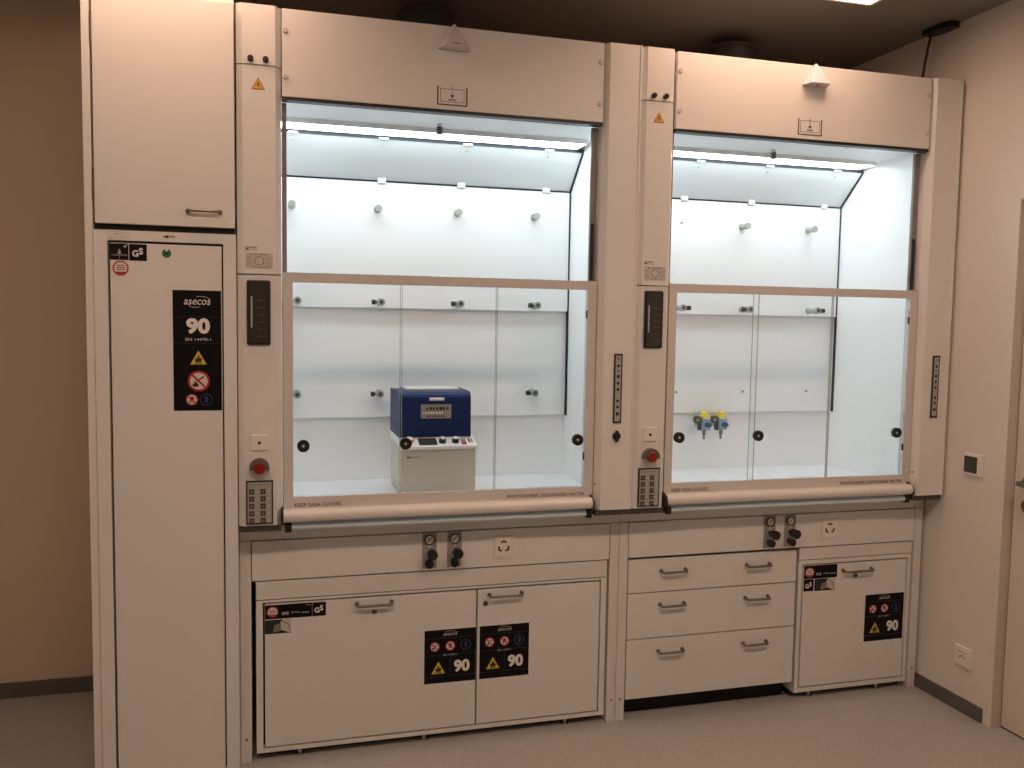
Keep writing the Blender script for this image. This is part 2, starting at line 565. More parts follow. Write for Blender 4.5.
def bow_handle(parent, x0, x1, z, y, m='bronze', r=0.0055, drop=0.0, out=0.024):
    mb = MB(m)
    e = 0.010
    mb.tube([(x0, y, z), (x0, y - out * .7, z - drop * .5), (x0 + e * .4, y - out * .93, z - drop), (x0 + e, y - out, z - drop),
             (x1 - e, y - out, z - drop), (x1 - e * .4, y - out * .93, z - drop), (x1, y - out * .7, z - drop * .5), (x1, y, z)], r)
    mb.cyl((x0, z), 'y', r * 1.5, y - 0.003, y)
    mb.cyl((x1, z), 'y', r * 1.5, y - 0.003, y)
    return mb.build('handle', parent)


def lock(parent, x, z, y, r=0.010):
    return MB('bronze').cyl((x, z), 'y', r, y - 0.006, y, 'bronze', 18).cyl((x, z), 'y', r * .6, y - 0.0075, y - 0.006, 'trim', 14) \
        .box(x - .001, x + .001, y - .008, y - .0074, z - r * .4, z + r * .4, 'black').build('lock', parent)


# ------------------------------------------------------------------ fume hoods
def column(x0, x1, z0, z1, mb, yf=-0.11, square=False):
    c, dp = 0.021, 0.030
    pts = [(x0 + .001, 0.0), (x0 + .001, yf + dp * .5), (x0 + c, yf)]
    if square:
        pts = [(x0 + .002, 0.0), (x0 + .002, yf + dp), (x0 + c, yf), (x1 - .008, yf), (x1 - .008, yf - .003), (x1 - .001, yf - .003), (x1 - .001, 0.0)]
    else:
        pts += [(x1 - c, yf), (x1 - .002, yf + dp), (x1 - .002, 0.0)]
    mb.prism(pts, 'z', z0, z1)


def hood(X, label, right):
    t = thing('fume_hood', label, 'fume hood', (X + 0.75, 0.35, 0), 'walk-up fume hoods along the wall')
    CF = -0.11                                # column front
    # ---- base frame: posts, service fascia, filler
    for a in (X + 0.001, X + 1.46):
        p = MB('paint2').box(a, a + 0.039, -0.0, 0.60, 0.0, 0.845).build('post', t, bevel=0.001)
        MB('bronze').cyl((a + 0.020, 0.092), 'y', 0.005, -0.002, 0.0, n=12).build('screw', p)
    MB('paint2').box(X + 0.001, X + 1.499, 0.0, 0.60, 0.8475, 0.900).build('worktop_edge', t, bevel=0.001)
    fas = MB('paint').box(X + 0.043, X + 1.457, 0.0, 0.02, 0.694, 0.8425).build('service_fascia', t, bevel=0.001)
    MB('gap').box(X + 0.040, X + 1.46, 0.032, 0.04, 0.690, 0.848).build('base_backing', t)
    if not right:
        MB('paint2').box(X + 0.057, X + 1.451, 0.004, 0.03, 0.620, 0.688).build('filler_panel', t, bevel=0.001)
    else:
        MB('paint2').box(X + 0.861, X + 1.451, 0.004, 0.03, 0.636, 0.688).build('filler_panel', t, bevel=0.001)
    # gas regulators and socket on the fascia
    for gx in ((0.705, 0.805) if not right else (0.702, 0.803)):
        g = X + gx
        pl = MB('greyplate').box(g - 0.028, g + 0.028, -0.004, 0.0, 0.703, 0.842).build('gas_regulator', t, bevel=0.001)
        dz = 0.817
        MB('bronze').ring((g, dz), 0.021, 0.016, -0.010, -0.004, 'trim').cyl((g, dz), 'y', 0.0165, -0.004, -0.007, 'labelwhite').build('dial', pl)
        MB('ink').prism([(g - .008, dz - .009), (g - .006, dz - .011), (g + .009, dz + .009), (g + .007, dz + .010)], 'y', -0.0080, -0.0072).build('needle', pl)
        kx = g + (0.004 if not right else 0.0)
        MB('black').cyl((kx, 0.768), 'y', 0.009, -0.03, -0.004, n=16).cyl((kx, 0.768), 'y', 0.020, -0.058, -0.028, n=20, r2=0.018).build('pressure_knob', pl)
        MB('labelwhite').cyl((g, 0.790), 'y', 0.005, -0.0055, -0.004, n=12).build('flow_mark', pl)
        MB('black').cyl((g - 0.005, 0.727), 'y', 0.010, -0.018, -0.004, n=16).cyl((g - 0.005, 0.727), 'y', 0.017, -0.036, -0.016, n=18, r2=0.015).build('shut_off_knob', pl)
    sx = X + (1.003 if not right else 1.002)
    so = MB('white').box(sx - 0.041, sx + 0.041, -0.004, 0.0, 0.724, 0.817).box(sx - 0.034, sx + 0.034, -0.008, -0.004, 0.735, 0.812).build('triple_socket', t, bevel=0.0015)
    sz = 0.774
    for ang in (90, 210, 330):
        ca, sa = math.cos(math.radians(ang)), math.sin(math.radians(ang))
        cx_, cz_ = sx + 0.018 * ca, sz + 0.018 * sa
        mb = MB('ink')
        for k in (-1, 0, 1):
            ox = -sa * 0.0075 * k + ca * (0.004 if k == 0 else 0)
            oz = ca * 0.0075 * k + sa * (0.004 if k == 0 else 0)
            mb.cyl((cx_ + ox, cz_ + oz), 'y', 0.0045, -0.0088, -0.008, n=10)
        mb.build('outlet_holes', so)

    # ---- columns
    for a in (X + .001, X + 1.352):
        MB('foot').box(a, a + .147, CF + .010, 0.0, 0.903, 0.9265).build('column_foot', t)
    segs = ((0.927, 1.815), (1.819, 2.530), (2.534, 2.735))
    lp = []
    for z0, z1 in segs:
        mb = MB('paint')
        column(X + .001, X + .153, z0, z1, mb, CF)
        lp.append(mb.build('column_panel', t, bevel=0.0008))
    mb = MB('paint')
    column(X + 1.347, X + 1.499, 0.927, 2.735, mb, CF, True)
    rp = mb.build('column_panel', t, bevel=0.0008)
    # raised edge mouldings down the columns
    # upper left panel: two cable glands, below them the electric warning sign
    for kx in (0.050, 0.100):
        MB('black').cyl((X + kx, 2.550), 'y', 0.010, CF - 0.014, CF, n=16).cyl((X + kx, 2.550), 'y', 0.007, CF - 0.02, CF - 0.014, n=12).build('cable_gland', lp[2])
    hazard(lp[1], X + 0.075, 2.449, 0.046, CF, 'orange', 'bolt', 'electric_warning_sign')
    # rating plate
    mb = MB('lightgrey')
    f = CF
    mb.box(X + 0.030, X + 0.122, f - 0.0006, f, 1.837, 1.892, 'lightgrey')
    bars(mb, X + 0.045, X + 0.105, 1.886, 0.005, f - 0.0006, 9, 'inkgrey')
    for r_ in range(5):
        bars(mb, X + 0.034, X + 0.054, 1.876 - r_ * 0.007, 0.003, f - 0.0006, 4, 'inkgrey')
        bars(mb, X + 0.095, X + 0.119, 1.876 - r_ * 0.007, 0.003, f - 0.0006, 4, 'inkgrey')
    mb.ring((X + 0.076, 1.864), 0.017, 0.014, f - 0.001, f - 0.0006, 'inkgrey', 16)
    bars(mb, X + 0.055, X + 0.110, 1.842, 0.004, f - 0.0006, 8, 'inkgrey')
    mb.box(X + 0.028, X + 0.070, f - 0.0006, f, 1.899, 1.914, 'lightgrey')
    mb.box(X + 0.031, X + 0.040, f - 0.001, f - 0.0006, 1.901, 1.906, 'ink')
    bars(mb, X + 0.030, X + 0.066, 1.910, 0.004, f - 0.0006, 6, 'inkgrey')
    mb.build('rating_plate', lp[1])
    # airflow display
    mb = MB('black')
    mb.box(X + 0.033, X + 0.113, CF - 0.012, CF, 1.571, 1.797)
    dsp = mb.build('airflow_display', lp[0], bevel=0.006, seg=2)
    mb = MB('screen').box(X + 0.042, X + 0.104, CF - 0.0132, CF - 0.012, 1.580, 1.788)
    for k in range(6):
        mb.box(X + 0.070, X + 0.098, CF - 0.0137, CF - 0.0132, 1.60 + k * 0.025, 1.603 + k * 0.025, 'trim')
    mb.box(X + 0.0465, X + 0.0525, CF - 0.0140, CF - 0.0132, 1.632, 1.740, 'midgrey')
    mb.build('display_window', lp[0])
    # switch plate
    mb = MB('white').box(X + 0.044, X + 0.102, CF - 0.006, CF, 1.198, 1.254)
    mb.build('switch_plate', lp[0], bevel=0.002)
    MB('black').cyl((X + 0.073, 1.225), 'y', 0.0055, CF - 0.0075, CF - 0.006, n=12).build('pin_hole', lp[0])
    # emergency stop
    mb = MB('grey')
    mb.cyl((X + 0.073, 1.138), 'y', 0.037, CF - 0.006, CF, 'paint2', 28)
    mb.prism([(X + .073 + .034 * math.cos(math.radians(a)), 1.138 + .034 * math.sin(math.radians(a))) for a in range(-15, 196, 10)] +
             [(X + .073 + .021 * math.cos(math.radians(a)), 1.138 + .021 * math.sin(math.radians(a))) for a in range(195, -16, -10)], 'y', CF - 0.030, CF - 0.004, 'collar')
    mb.build('stop_button_collar', lp[0])
    MB('estop').cyl((X + 0.073, 1.138), 'y', 0.012, CF - 0.02, CF - 0.006, 'estop', 18).cyl((X + 0.073, 1.138), 'y', 0.020, CF - 0.036, CF - 0.018, 'estop', 24, r2=0.021) \
        .cyl((X + 0.073, 1.138), 'y', 0.017, CF - 0.041, CF - 0.036, 'estop', 24, r2=0.020).build('emergency_stop_button', lp[0])
    # keypad
    kp = MB('black').box(X + 0.027, X + 0.119, CF - 0.006, CF, 0.934, 1.090).box(X + 0.032, X + 0.114, CF - 0.007, CF - 0.006, 0.939, 1.085, 'midgrey').build('keypad', t)
    mb = MB('inkgrey')
    bars(mb, X + .045, X + .104, 1.076, .004, CF - .007, 8, 'inkgrey')
    for r_ in range(5):
        for c_ in range(2):
            bars(mb, X + .057 + c_ * .039, X + .070 + c_ * .039, 1.052 - r_ * .0262, .005, CF - .007, 3, 'lightgrey')
    tag(mb.build('key_print', kp), kind='stuff')
    for r_ in range(5):
        for c_ in range(2):
            kx, kz = X + 0.046 + c_ * 0.039, 1.052 - r_ * 0.0262
            MB('trim').box(kx - 0.009, kx + 0.009, CF - 0.010, CF - 0.007, kz - 0.009, kz + 0.009).box(kx - .003, kx + .003, CF - .0105, CF - .010, kz - .002, kz + .002, 'midgrey').build('key', kp)
    # right column: indicator strip (and key switch on the left hood)
    ix = X + 1.4295
    st = MB('black').box(ix - 0.017, ix + 0.017, CF - 0.005, CF, 1.274, 1.547).box(ix - 0.0115, ix + 0.0115, CF - 0.0055, CF - 0.005, 1.281, 1.540, 'midgrey').build('indicator_strip', t)
    for k, z in enumerate((1.527, 1.500, 1.480, 1.458, 1.432, 1.407, 1.362, 1.338, 1.310)):
        MB('ink' if k not in (0, 2) else 'inkgrey').cyl((ix, z), 'y', 0.006 if k not in (3, 8) else 0.007, CF - 0.0065, CF - 0.0055, n=12).build('indicator', st)
    if not right:
        mb = MB('black')
        mb.cyl((ix - 0.001, 1.222), 'y', 0.016, CF - 0.010, CF, n=18).box(ix - 0.006, ix + 0.004, CF - 0.014, CF - 0.002, 1.200, 1.244)
        mb.build('key_switch', rp)
    MB('bronze').cyl((X + 1.3535, 1.03), 'y', 0.003, CF + 0.018, CF + 0.03, n=8).build('screw', rp)

    # ---- header
    HF = -0.100
    hdr = MB('paint').box(X + .154, X + 1.346, HF, -0.02, 2.436, 2.733).build('header_panel', t, bevel=0.001)
    MB('black').box(X + .154, X + 1.346, HF + .001, -0.06, 2.424, 2.4355).build('header_seal', t)
    for bx in (0.1665, 1.333):
        for bz in (2.660, 2.503):
            MB('lightgrey').cyl((X + bx, bz), 'y', 0.008, HF - 0.006, HF, n=14, r2=0.0095).build('bolt', hdr)
    q = MB('inkbrown')
    a, b, c_, e = X + 0.700, X + 0.813, 2.451, 2.518
    yy = (HF - 0.0008, HF)
    q.box(a, a + .005, *yy, c_, e).box(b - .005, b, *yy, c_, e).box(a, b, *yy, c_, c_ + .0045)
    q.box(a + .012, b - .012, *yy, e - .009, e - .0075).box(a + .012, b - .012, *yy, c_ + .012, c_ + .0135)
    q.box(a + .012, a + .0135, *yy, c_ + .012, e - .0075).box(b - .0135, b - .012, *yy, c_ + .012, e - .0075)
    mx = (a + b) / 2
    q.box(mx - .001, mx + .001, *yy, 2.484, 2.522, 'inkgrey')
    q.prism([(mx - .008, 2.489), (mx, 2.477), (mx + .008, 2.489)], 'y', *yy, 'ink')
    q.box(mx - .015, mx + .015, *yy, 2.470, 2.4735, 'ink')
    q.build('sash_height_sign', hdr)
    # roof, exhaust
    MB('paint2').box(X + .01, X + 1.49, -0.02, 0.62, 2.47, 2.70).build('roof_box', t)
    ex = X + (0.748 if not right else 0.690)
    du = MB('duct').cyl((ex, 0.45), 'z', 0.112, 2.70, 2.948, n=36).cyl((ex, 0.45), 'z', 0.122, 2.940, 2.950, 'trim', 36).build('exhaust_collar', t)

    # ---- working chamber
    IL, IR = X + 0.050, (1.450 if not right else 2.895)
    WZ = 0.950
    MB('liner').box(IL - .02, IL, -0.06, 0.62, 0.90, 2.47).build('side_wall', t)
    MB('liner').box(IR, IR + .02, -0.06, 0.62, 0.90, 2.47).build('side_wall', t)
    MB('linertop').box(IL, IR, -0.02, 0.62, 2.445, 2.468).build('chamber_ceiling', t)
    MB('worktop').box(IL, IR, -0.055, 0.60, 0.905, WZ).build('worktop', t, bevel=0.002)
    MB('liner').box(IL, IR, 0.600, 0.62, 0.905, 2.445).build('rear_wall', t)
    MB('liner').box(IL, IR - 0.004, 0.575, 0.583, 1.233, 1.760).build('back_panel', t, bevel=0.001)
    up = MB('liner').box(IL, IR - 0.004, 0.550, 0.558, 1.716, 2.262).build('back_panel', t, bevel=0.001)
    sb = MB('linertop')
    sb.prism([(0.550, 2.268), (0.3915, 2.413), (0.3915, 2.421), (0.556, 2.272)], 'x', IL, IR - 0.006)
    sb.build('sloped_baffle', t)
    # dark joints round the panels
    g = MB('seal')
    g.box(IR - 0.0075, IR - .0005, 0.5485, 0.560, 1.233, 2.27)
    g.box(IL, IR - .001, 0.5485, 0.556, 2.2605, 2.2675)
    g.prism([(0.5485, 2.262), (0.3895, 2.409), (0.3895, 2.422), (0.5485, 2.274)], 'x', IR - 0.0085, IR - .0005)
    g.box(IL, IR - .001, 0.3892, 0.3955, 2.4125, 2.4225)
    g.build('joint_seal', t)
    # LED strip
    a, b = IL + .05, IR - .03
    lm = MB('white').box(a, b, 0.262, 0.266, 2.426, 2.445).box(a, b, 0.385, 0.388, 2.426, 2.445).box(a, a + .006, 0.266, 0.385, 2.426, 2.445).box(b - .006, b, 0.266, 0.385, 2.426, 2.445).build('chamber_lamp', t)
    MB('led').box(a + .006, b - .006, 0.266, 0.385, 2.430, 2.440).build('diffuser', lm)
    # clips
    for cx in ((0.203, 0.569, 0.926, 1.290) if not right else (2.021, 2.380, 2.748)):
        c2 = MB('clip').box(cx - .020, cx + .020, 0.3845, 0.3895, 2.4085, 2.4185).build('panel_clip', t, bevel=0.002)
        MB('grey').cyl((cx, 2.390), 'y', 0.0035, 0.404, 0.414, n=10).build('screw', c2)
    for cx in ((0.580, 0.932, 1.327) if not right else (2.021, 2.382, 2.790)):
        MB('white').box(cx - .018, cx + .018, 0.540, 0.5495, 2.254, 2.279).build('panel_clip', t, bevel=0.002)
    # rod pegs on the back panels
    def peg(x, z, yb, plain, side=0, out=0.034):
        mb = MB('stem')
        mb.cyl((x, z), 'y', 0.016, yb - 0.004, yb, n=18)
        mb.cyl((x, z), 'y', 0.0125, yb - out, yb - 0.004, n=18)
        if plain:
            mb.cyl((x, z), 'y', 0.0155, yb - out - .012, yb - out + .006, n=18)
            return mb.build('rod_peg', t)
        mb.cyl((x, z), 'y', 0.0165, yb - out - .012, yb - out + .012, n=18)
        o = mb.build('rod_clamp', t)
        MB('trim').cyl((x, z), 'y', 0.009, yb - out - .0135, yb - out - .012, n=14).build('bore', o)
        s_ = side
        MB('black').cyl((yb - out, z), 'x', 0.004, x + s_ * .014, x + s_ * .026, n=10).cyl((yb - out, z), 'x', 0.011, x + s_ * .024, x + s_ * .040, n=14).build('thumb_screw', o)
        return o
    if not right:
        for px in (0.201, 0.562, 0.916, 1.274):
            peg(px, 2.143, 0.550, True)
        for px in (0.223, 0.574, 0.923, 1.279):
            peg(px, 1.741, 0.550, False, -1, 0.055)
        for px in (0.222, 0.574, 0.928, 1.282):
            peg(px, 1.341, 0.575, False, -1, 0.055)
    else:
        for px in (2.334, 2.705):
            peg(px, 2.145, 0.550, True, out=.05)
        MB('grey').cyl((2.012, 2.151), 'y', 0.006, 0.546, 0.55, n=12).build('screw', t)
        for px, s_ in ((1.993, 1), (2.350, -1), (2.725, 1)):
            peg(px, 1.744, 0.550, False, s_, 0.075)
        for px in (2.02, 2.385, 2.748):
            MB('grey').cyl((px, 1.336), 'y', 0.006, 0.570, 0.575, n=12).build('screw', t)

    # ---- sash guides
    for s_, gx0, gx1 in ((-1, X + .154, X + .170), (1, X + 1.322, X + 1.346)):
        MB('track').box(gx0, gx1, -0.05, -0.035, 0.93, 2.424).build('sash_guide', t)
    gx = X + 1.324
    MB('black').box(gx, gx + .012, -0.058, -0.05, 1.835, 2.055).build('sash_stop', t, bevel=.002)
    MB('trim').cyl((X + 0.764, 0.18), 'z', 0.0125, 2.405, 2.432, n=18).cyl((X + 0.764, 0.18), 'z', 0.010, 2.432, 2.445, 'lightgrey', 18).build('ceiling_nozzle', t)
    MB('glass').box(X + .160, X + 1.340, -0.045, -0.041, 1.812, 2.424).build('upper_pane', t)

    # ---- sliding sash
    s = MB('sashframe')
    a, b = X + .156, X + 1.345
    y0, y1 = -0.080, -0.052
    s.box(a, a + .034, y0, y1, 0.978, 1.8295)
    s.box(b - .036, b, y0, y1, 0.978, 1.8295)
    s.box(a + .034, b - .036, y0, y1, 1.795, 1.8295)
    s.box(a + .034, b - .036, y0, y1, 0.978, 1.017)
    s = s.build('sash', t)
    # rounded pull bar along the bottom
    pts = []
    for k in range(13):
        an = math.radians(100 + k * 15.4)
        pts.append((-0.104 + 0.022 * math.cos(an), 0.956 + 0.0225 * math.sin(an)))
    pts += [(-0.062, 0.937), (-0.062, 0.9775)]
    MB('paint').prism(pts, 'x', a - .001, b - .013, 'paint', True).build('pull_bar', s)
    for ex, w_ in ((a - .010, .009), (b - .013, .007)):
        MB('black').prism([(-0.060, 0.985), (-0.088, 0.985), (-0.122, 0.968), (-0.128, 0.940), (-0.110, 0.926), (-0.060, 0.926)], 'x', ex, ex + w_).build('end_cap', s)
    panes = ((.190, .583), (.576, .949), (.940, 1.310)) if not right else ((.184, .568), (.546, .932), (.918, 1.310))
    for k, (p0, p1) in enumerate(panes):
        yy0 = -0.074 if k != 1 else -0.066
        mb = MB('glass')
        mb.box(X + p0 + .0012, X + p1 - .0012, yy0, yy0 + .005, 1.008, 1.803)
        for e0 in (p0, p1 - .0012):
            if (k, e0) not in ((0, p0), (2, p1 - .0012)):
                mb.box(X + e0, X + e0 + .0012, yy0, yy0 + .005, 1.008, 1.803, 'edgeglass')
        mb.build('sliding_pane', s)
    for px in ((.2255, .597, 1.2775) if not right else (.2165, .580, 1.2655)):
        mb = MB('black')
        mb.cyl((X + px, 1.206), 'y', 0.022, -0.085, -0.074, n=28)
        mb.ring((X + px, 1.206), 0.022, 0.011, -0.089, -0.085)
        mb.cyl((X + px, 1.206), 'y', 0.005, -0.0865, -0.085, 'lightgrey', 14)
        mb.build('finger_pull', s)
    for z in (1.70, 1.14):
        MB('black').box(b - .040, b - .036, -0.078, -0.070, z - .015, z + .015).build('pane_stop', s)
    text('lettering', 'KEEP SASH CLOSED', X + 0.2785 if not right else X + .2735, y0 - .0005, 0.9895, 0.0175, 'ink', s, bold=.0004, width=.166, spacing=1.25)
    text('lettering', 'FRONTSCHIEBER GESCHLOSSEN HALTEN', X + 1.151 if not right else X + 1.146, y0 - .0005, 0.9905, 0.0175, 'ink', s, bold=.0004, width=.315, spacing=1.25)
    # airfoil sill under the sash
    pts = [(-0.001, 0.926), (-0.083, 0.926)]
    for k in range(9):
        an = math.radians(90 + k * 22.5)
        pts.append((-0.086 + 0.013 * math.cos(an), 0.913 + 0.013 * math.sin(an)))
    pts += [(-0.001, 0.9015)]
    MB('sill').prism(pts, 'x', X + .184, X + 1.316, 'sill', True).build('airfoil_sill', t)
    for ex in (X + .160, X + 1.315):
        MB('black').box(ex, ex + .024, -0.100, -0.005, 0.895, 0.926).build('sill_bracket', t, bevel=.002)
    return t


H1 = hood(0.0, 'white fume hood holding the blue-lidded instrument, beside the tall safety cabinet', False)
H2 = hood(1.5, 'white fume hood with two blue and yellow gas taps, next to the door wall', True)


def gas_tap(px):
    o = MB('tapbody')
    y = 0.600
    o.cyl((px, 1.186), 'y', 0.024, y - 0.012, y, 'steel', 20)
    o.cyl((px, 1.186), 'y', 0.010, y - 0.06, y - 0.01, 'steel', 14)
    o.box(px - 0.020, px + 0.024, y - 0.095, y - 0.05, 1.155, 1.212)
    o.box(px - 0.024, px - 0.018, y - 0.097, y - 0.048, 1.150, 1.216, 'blueprint')
    tp = o.build('gas_tap', H2, bevel=0.003)
    lab(tp, 'pale blue gas tap with a yellow cap and blue knob')
    MB('tapyellow').box(px - 0.020, px + 0.022, y - 0.094, y - 0.052, 1.212, 1.226).box(px - 0.013, px + 0.016, y - 0.088, y - 0.056, 1.226, 1.242).build('cap', tp, bevel=0.003)
    MB('tapblue').cyl((px + 0.005, 1.181), 'y', 0.0125, y - 0.118, y - 0.095, n=14, r2=0.0135).build('knob', tp)
    MB('bronze').cyl((px, y - 0.075), 'z', 0.009, 1.130, 1.155, n=14).cyl((px, y - 0.075), 'z', 0.0055, 1.108, 1.130, n=12).build('nozzle', tp)
    MB('black').tube([(px - 0.020, y - 0.075, 1.204), (px - 0.036, y - 0.080, 1.206), (px - 0.045, y - 0.085, 1.206)], 0.006, 'steel').cyl((px - 0.050, 1.206), 'y', 0.019, y - 0.105, y - 0.082, 'olive', 20, r2=0.018) \
        .cyl((px - 0.050, 1.206), 'y', 0.008, y - 0.107, y - 0.105, 'grey', 12).build('handwheel', tp)


gas_tap(2.153)
gas_tap(2.244)

# ------------------------------------------------------------------ instrument inside the left hood
t = thing('laboratory_instrument', 'beige benchtop instrument with a dark blue lid and control knobs in the left fume hood', 'lab instrument', (0.77, 0.32, 0.95))
bd = MB('beige').box(0.617, 0.925, 0.165, 0.47, 0.962, 1.165).build('body', t, bevel=0.004, seg=2)
for fx in (0.64, 0.90):
    for fy in (0.19, 0.44):
        MB('black').cyl((fx, fy), 'z', 0.014, 0.950, 0.962, n=14).build('foot', t)
mb = MB('ink')
mb.box(0.640, 0.652, 0.1642, 0.165, 1.111, 1.117)
bars(mb, 0.655, 0.700, 1.114, 0.007, 0.165, 6, 'inkgrey')
bars(mb, 0.640, 0.700, 1.103, 0.004, 0.165, 8, 'lightgrey')
mb.build('maker_print', bd)
dk = MB('white').prism([(0.150, 1.146), (0.150, 1.159), (0.222, 1.186), (0.47, 1.186), (0.47, 1.160), (0.172, 1.160), (0.166, 1.146)], 'x', 0.6135, 0.927).build('control_deck', t, bevel=0.002)


def deck(x, k):
    """a point on the inclined control panel, k from 0 (front) to 1 (rear)"""
    return Vector((x, 0.150 + 0.072 * k, 1.159 + 0.027 * k))


NRM = Vector((0, -0.351, 0.936))


def deckdisc(name, x, k, r, h0, h1, m, n=18, r2=None):
    c = deck(x, k)
    e1 = Vector((1, 0, 0))
    e2 = Vector((0, 0.936, 0.351))
    r2 = r2 or r
    A = [c + NRM * h0 + r * (math.cos(2 * math.pi * i / n) * e1 + math.sin(2 * math.pi * i / n) * e2) for i in range(n)]
    B = [c + NRM * h1 + r2 * (math.cos(2 * math.pi * i / n) * e1 + math.sin(2 * math.pi * i / n) * e2) for i in range(n)]
    mb = MB(m)
    mb.add(A, [list(range(n))])
    mb.add(B, [list(range(n))])
    mb.add(A + B, [(i, (i + 1) % n, n + (i + 1) % n, n + i) for i in range(n)], None, True)
    return mb.build(name, dk)


def deckrect(name, x0, x1, k0, k1, h, m):
    P = [deck(x0, k0), deck(x1, k0), deck(x1, k1), deck(x0, k1)]
    Q = [p + NRM * h for p in P]
    return MB(m).add([tuple(p) for p in P + Q], [(0, 1, 2, 3), (4, 5, 6, 7), (0, 1, 5, 4), (1, 2, 6, 5), (2, 3, 7, 6), (3, 0, 4, 7)]).build(name, dk)


deckdisc('stop_button', 0.652, 0.50, 0.014, 0, 0.016, 'red', r2=0.018)
deckdisc('stop_button_cap', 0.652, 0.50, 0.016, 0.016, 0.020, 'signwhite', r2=0.012)
deckrect('display', 0.690, 0.765, 0.14, 0.86, 0.002, 'screen')
for kx in (0.788, 0.842):
    deckdisc('rotary_knob', kx, 0.45, 0.015, 0, 0.018, 'black', r2=0.013)
    deckdisc('knob_cap', kx, 0.45, 0.011, 0.018, 0.021, 'labelwhite')
deckrect('switch', 0.866, 0.886, 0.50, 0.80, 0.003, 'grey')
deckrect('switch', 0.866, 0.886, 0.15, 0.42, 0.003, 'red')
deckrect('printed_mark', 0.897, 0.904, 0.35, 0.75, 0.0006, 'ink')
deckrect('printed_mark', 0.908, 0.915, 0.35, 0.75, 0.0006, 'inkgrey')
ld = MB('navy')
ld.prism([(0.222, 1.187), (0.216, 1.193), (0.221, 1.352), (0.229, 1.364), (0.255, 1.370), (0.47, 1.370), (0.475, 1.364), (0.475, 1.193), (0.47, 1.187)], 'x', 0.614, 0.913)
ld = ld.build('lid', t, bevel=0.004, seg=2)
lab(ld, 'dark blue lid')
mb = MB('lightgrey').box(0.650, 0.880, 0.265, 0.455, 1.370, 1.381, 'tapbody').box(0.662, 0.868, 0.277, 0.443, 1.381, 1.3825, 'lightgrey')
mb.build('lid_window', ld)
MB('labelwhite').box(0.738, 0.800, 0.212, 0.222, 1.338, 1.350).build('latch', ld, bevel=0.002)
nm = MB('plateprint').box(0.704, 0.830, 0.2135, 0.222, 1.265, 1.322).build('name_plate', ld)
mb = MB('ink')
bars(mb, 0.725, 0.822, 1.306, 0.014, 0.2135, 7, 'ink')
bars(mb, 0.712, 0.800, 1.288, 0.009, 0.2135, 8, 'labelwhite')
bars(mb, 0.730, 0.805, 1.274, 0.008, 0.2135, 8, 'inkbrown')
mb.build('plate_print', ld)


# ------------------------------------------------------------------ cabinets
def frame_box(name, parent, x0, x1, z0, z1, y, depth, side, top, bottom, m='paint'):
    """hollow cabinet carcass with a front frame"""
    mb = MB(m)
    mb.box(x0, x0 + side, y, y + depth, z0, z1)
    mb.box(x1 - side, x1, y, y + depth, z0, z1)
    mb.box(x0 + side, x1 - side, y, y + depth, z1 - top, z1)
    mb.box(x0 + side, x1 - side, y, y + depth, z0, z0 + bottom)
    o = mb.build(name, parent)
    MB('gap').box(x0 + side, x1 - side, y + 0.035, y + 0.045, z0 + bottom, z1 - top).build('interior_seal', parent)
    return o


def feet(parent, xs, y, z):
    for fx in xs:
        MB('steel').cyl((fx, y), 'z', 0.008, 0.004, z, n=12).cyl((fx, y), 'z', 0.018, 0.0, 0.005, n=16).build('levelling_foot', parent)


# tall safety cabinet
TY = -0.13
t = thing('safety_storage_cabinet', 'tall narrow white safety cabinet with a black label on its door, at the left end', 'cabinet', (-0.23, 0.15, 0))
frame_box('carcass', t, -0.450, -0.001, 0.0, 1.949, TY, 0.60, 0.042, 0.033, 0.05)
dr = MB('paint').box(-0.4005, -0.0485, TY + 0.001, TY + 0.033, 0.054, 1.908).build('door', t, bevel=0.0015)
F = TY + 0.001
lb = MB('labelblack').box(-0.207, -0.051, F - 0.0008, F, 1.344, 1.756).build('safety_label', t)
lab(lb, 'tall black safety label with the number 90')
f = F - 0.001
text('lettering', 'asecos', -0.128, f, 1.716, 0.037, 'labelwhite', lb, shear=.22, width=.086)
mb = MB('lightgrey')
mb.tube([(-0.118 + .030 * math.cos(math.radians(a)), f, 1.724 + .012 * math.sin(math.radians(a))) for a in range(10, 130, 15)], 0.0009, n=6)
mb.tube([(-0.134 + .024 * math.cos(math.radians(a)), f, 1.710 + .012 * math.sin(math.radians(a))) for a in range(200, 320, 15)], 0.0009, n=6)
mb.build('logo_arc', lb)
text('lettering', '90', -0.126, f, 1.635, 0.067, 'labelwhite', lb, bold=.0036, width=.070)
text('lettering', 'EN 14470-1', -0.126, f, 1.589, 0.013, 'labelwhite', lb, width=.082)
MB('labelline').box(-.207, -.051, f - .0002, f, 1.665, 1.666).box(-.207, -.051, f - .0002, f, 1.576, 1.577).build('divider_lines', lb)
hazard(lb, -0.126, 1.501, 0.060, f)
prohibit(lb, -0.1255, 1.446, 0.036, f, 0)
prohibit(lb, -0.1485, 1.382, 0.020, f, 1)
mandatory(lb, -0.102, 1.382, 0.021, f)
tg = MB('labelblack').box(-0.400, -0.343, F - 0.0006, F, 1.851, 1.906).build('inspection_sticker', t)
mb = MB('labelwhite')
mb.tube([(-0.358, F - .001, 1.898), (-0.354, F - .001, 1.893), (-0.347, F - .001, 1.903)], 0.0014, n=6)
mb.cyl((-0.371, 1.876), 'y', 0.0055, F - .0012, F - .0006, 'midgrey', 14)
mb.cyl((-0.371, 1.884), 'y', 0.003, F - .0012, F - .0006, 'midgrey', 12)
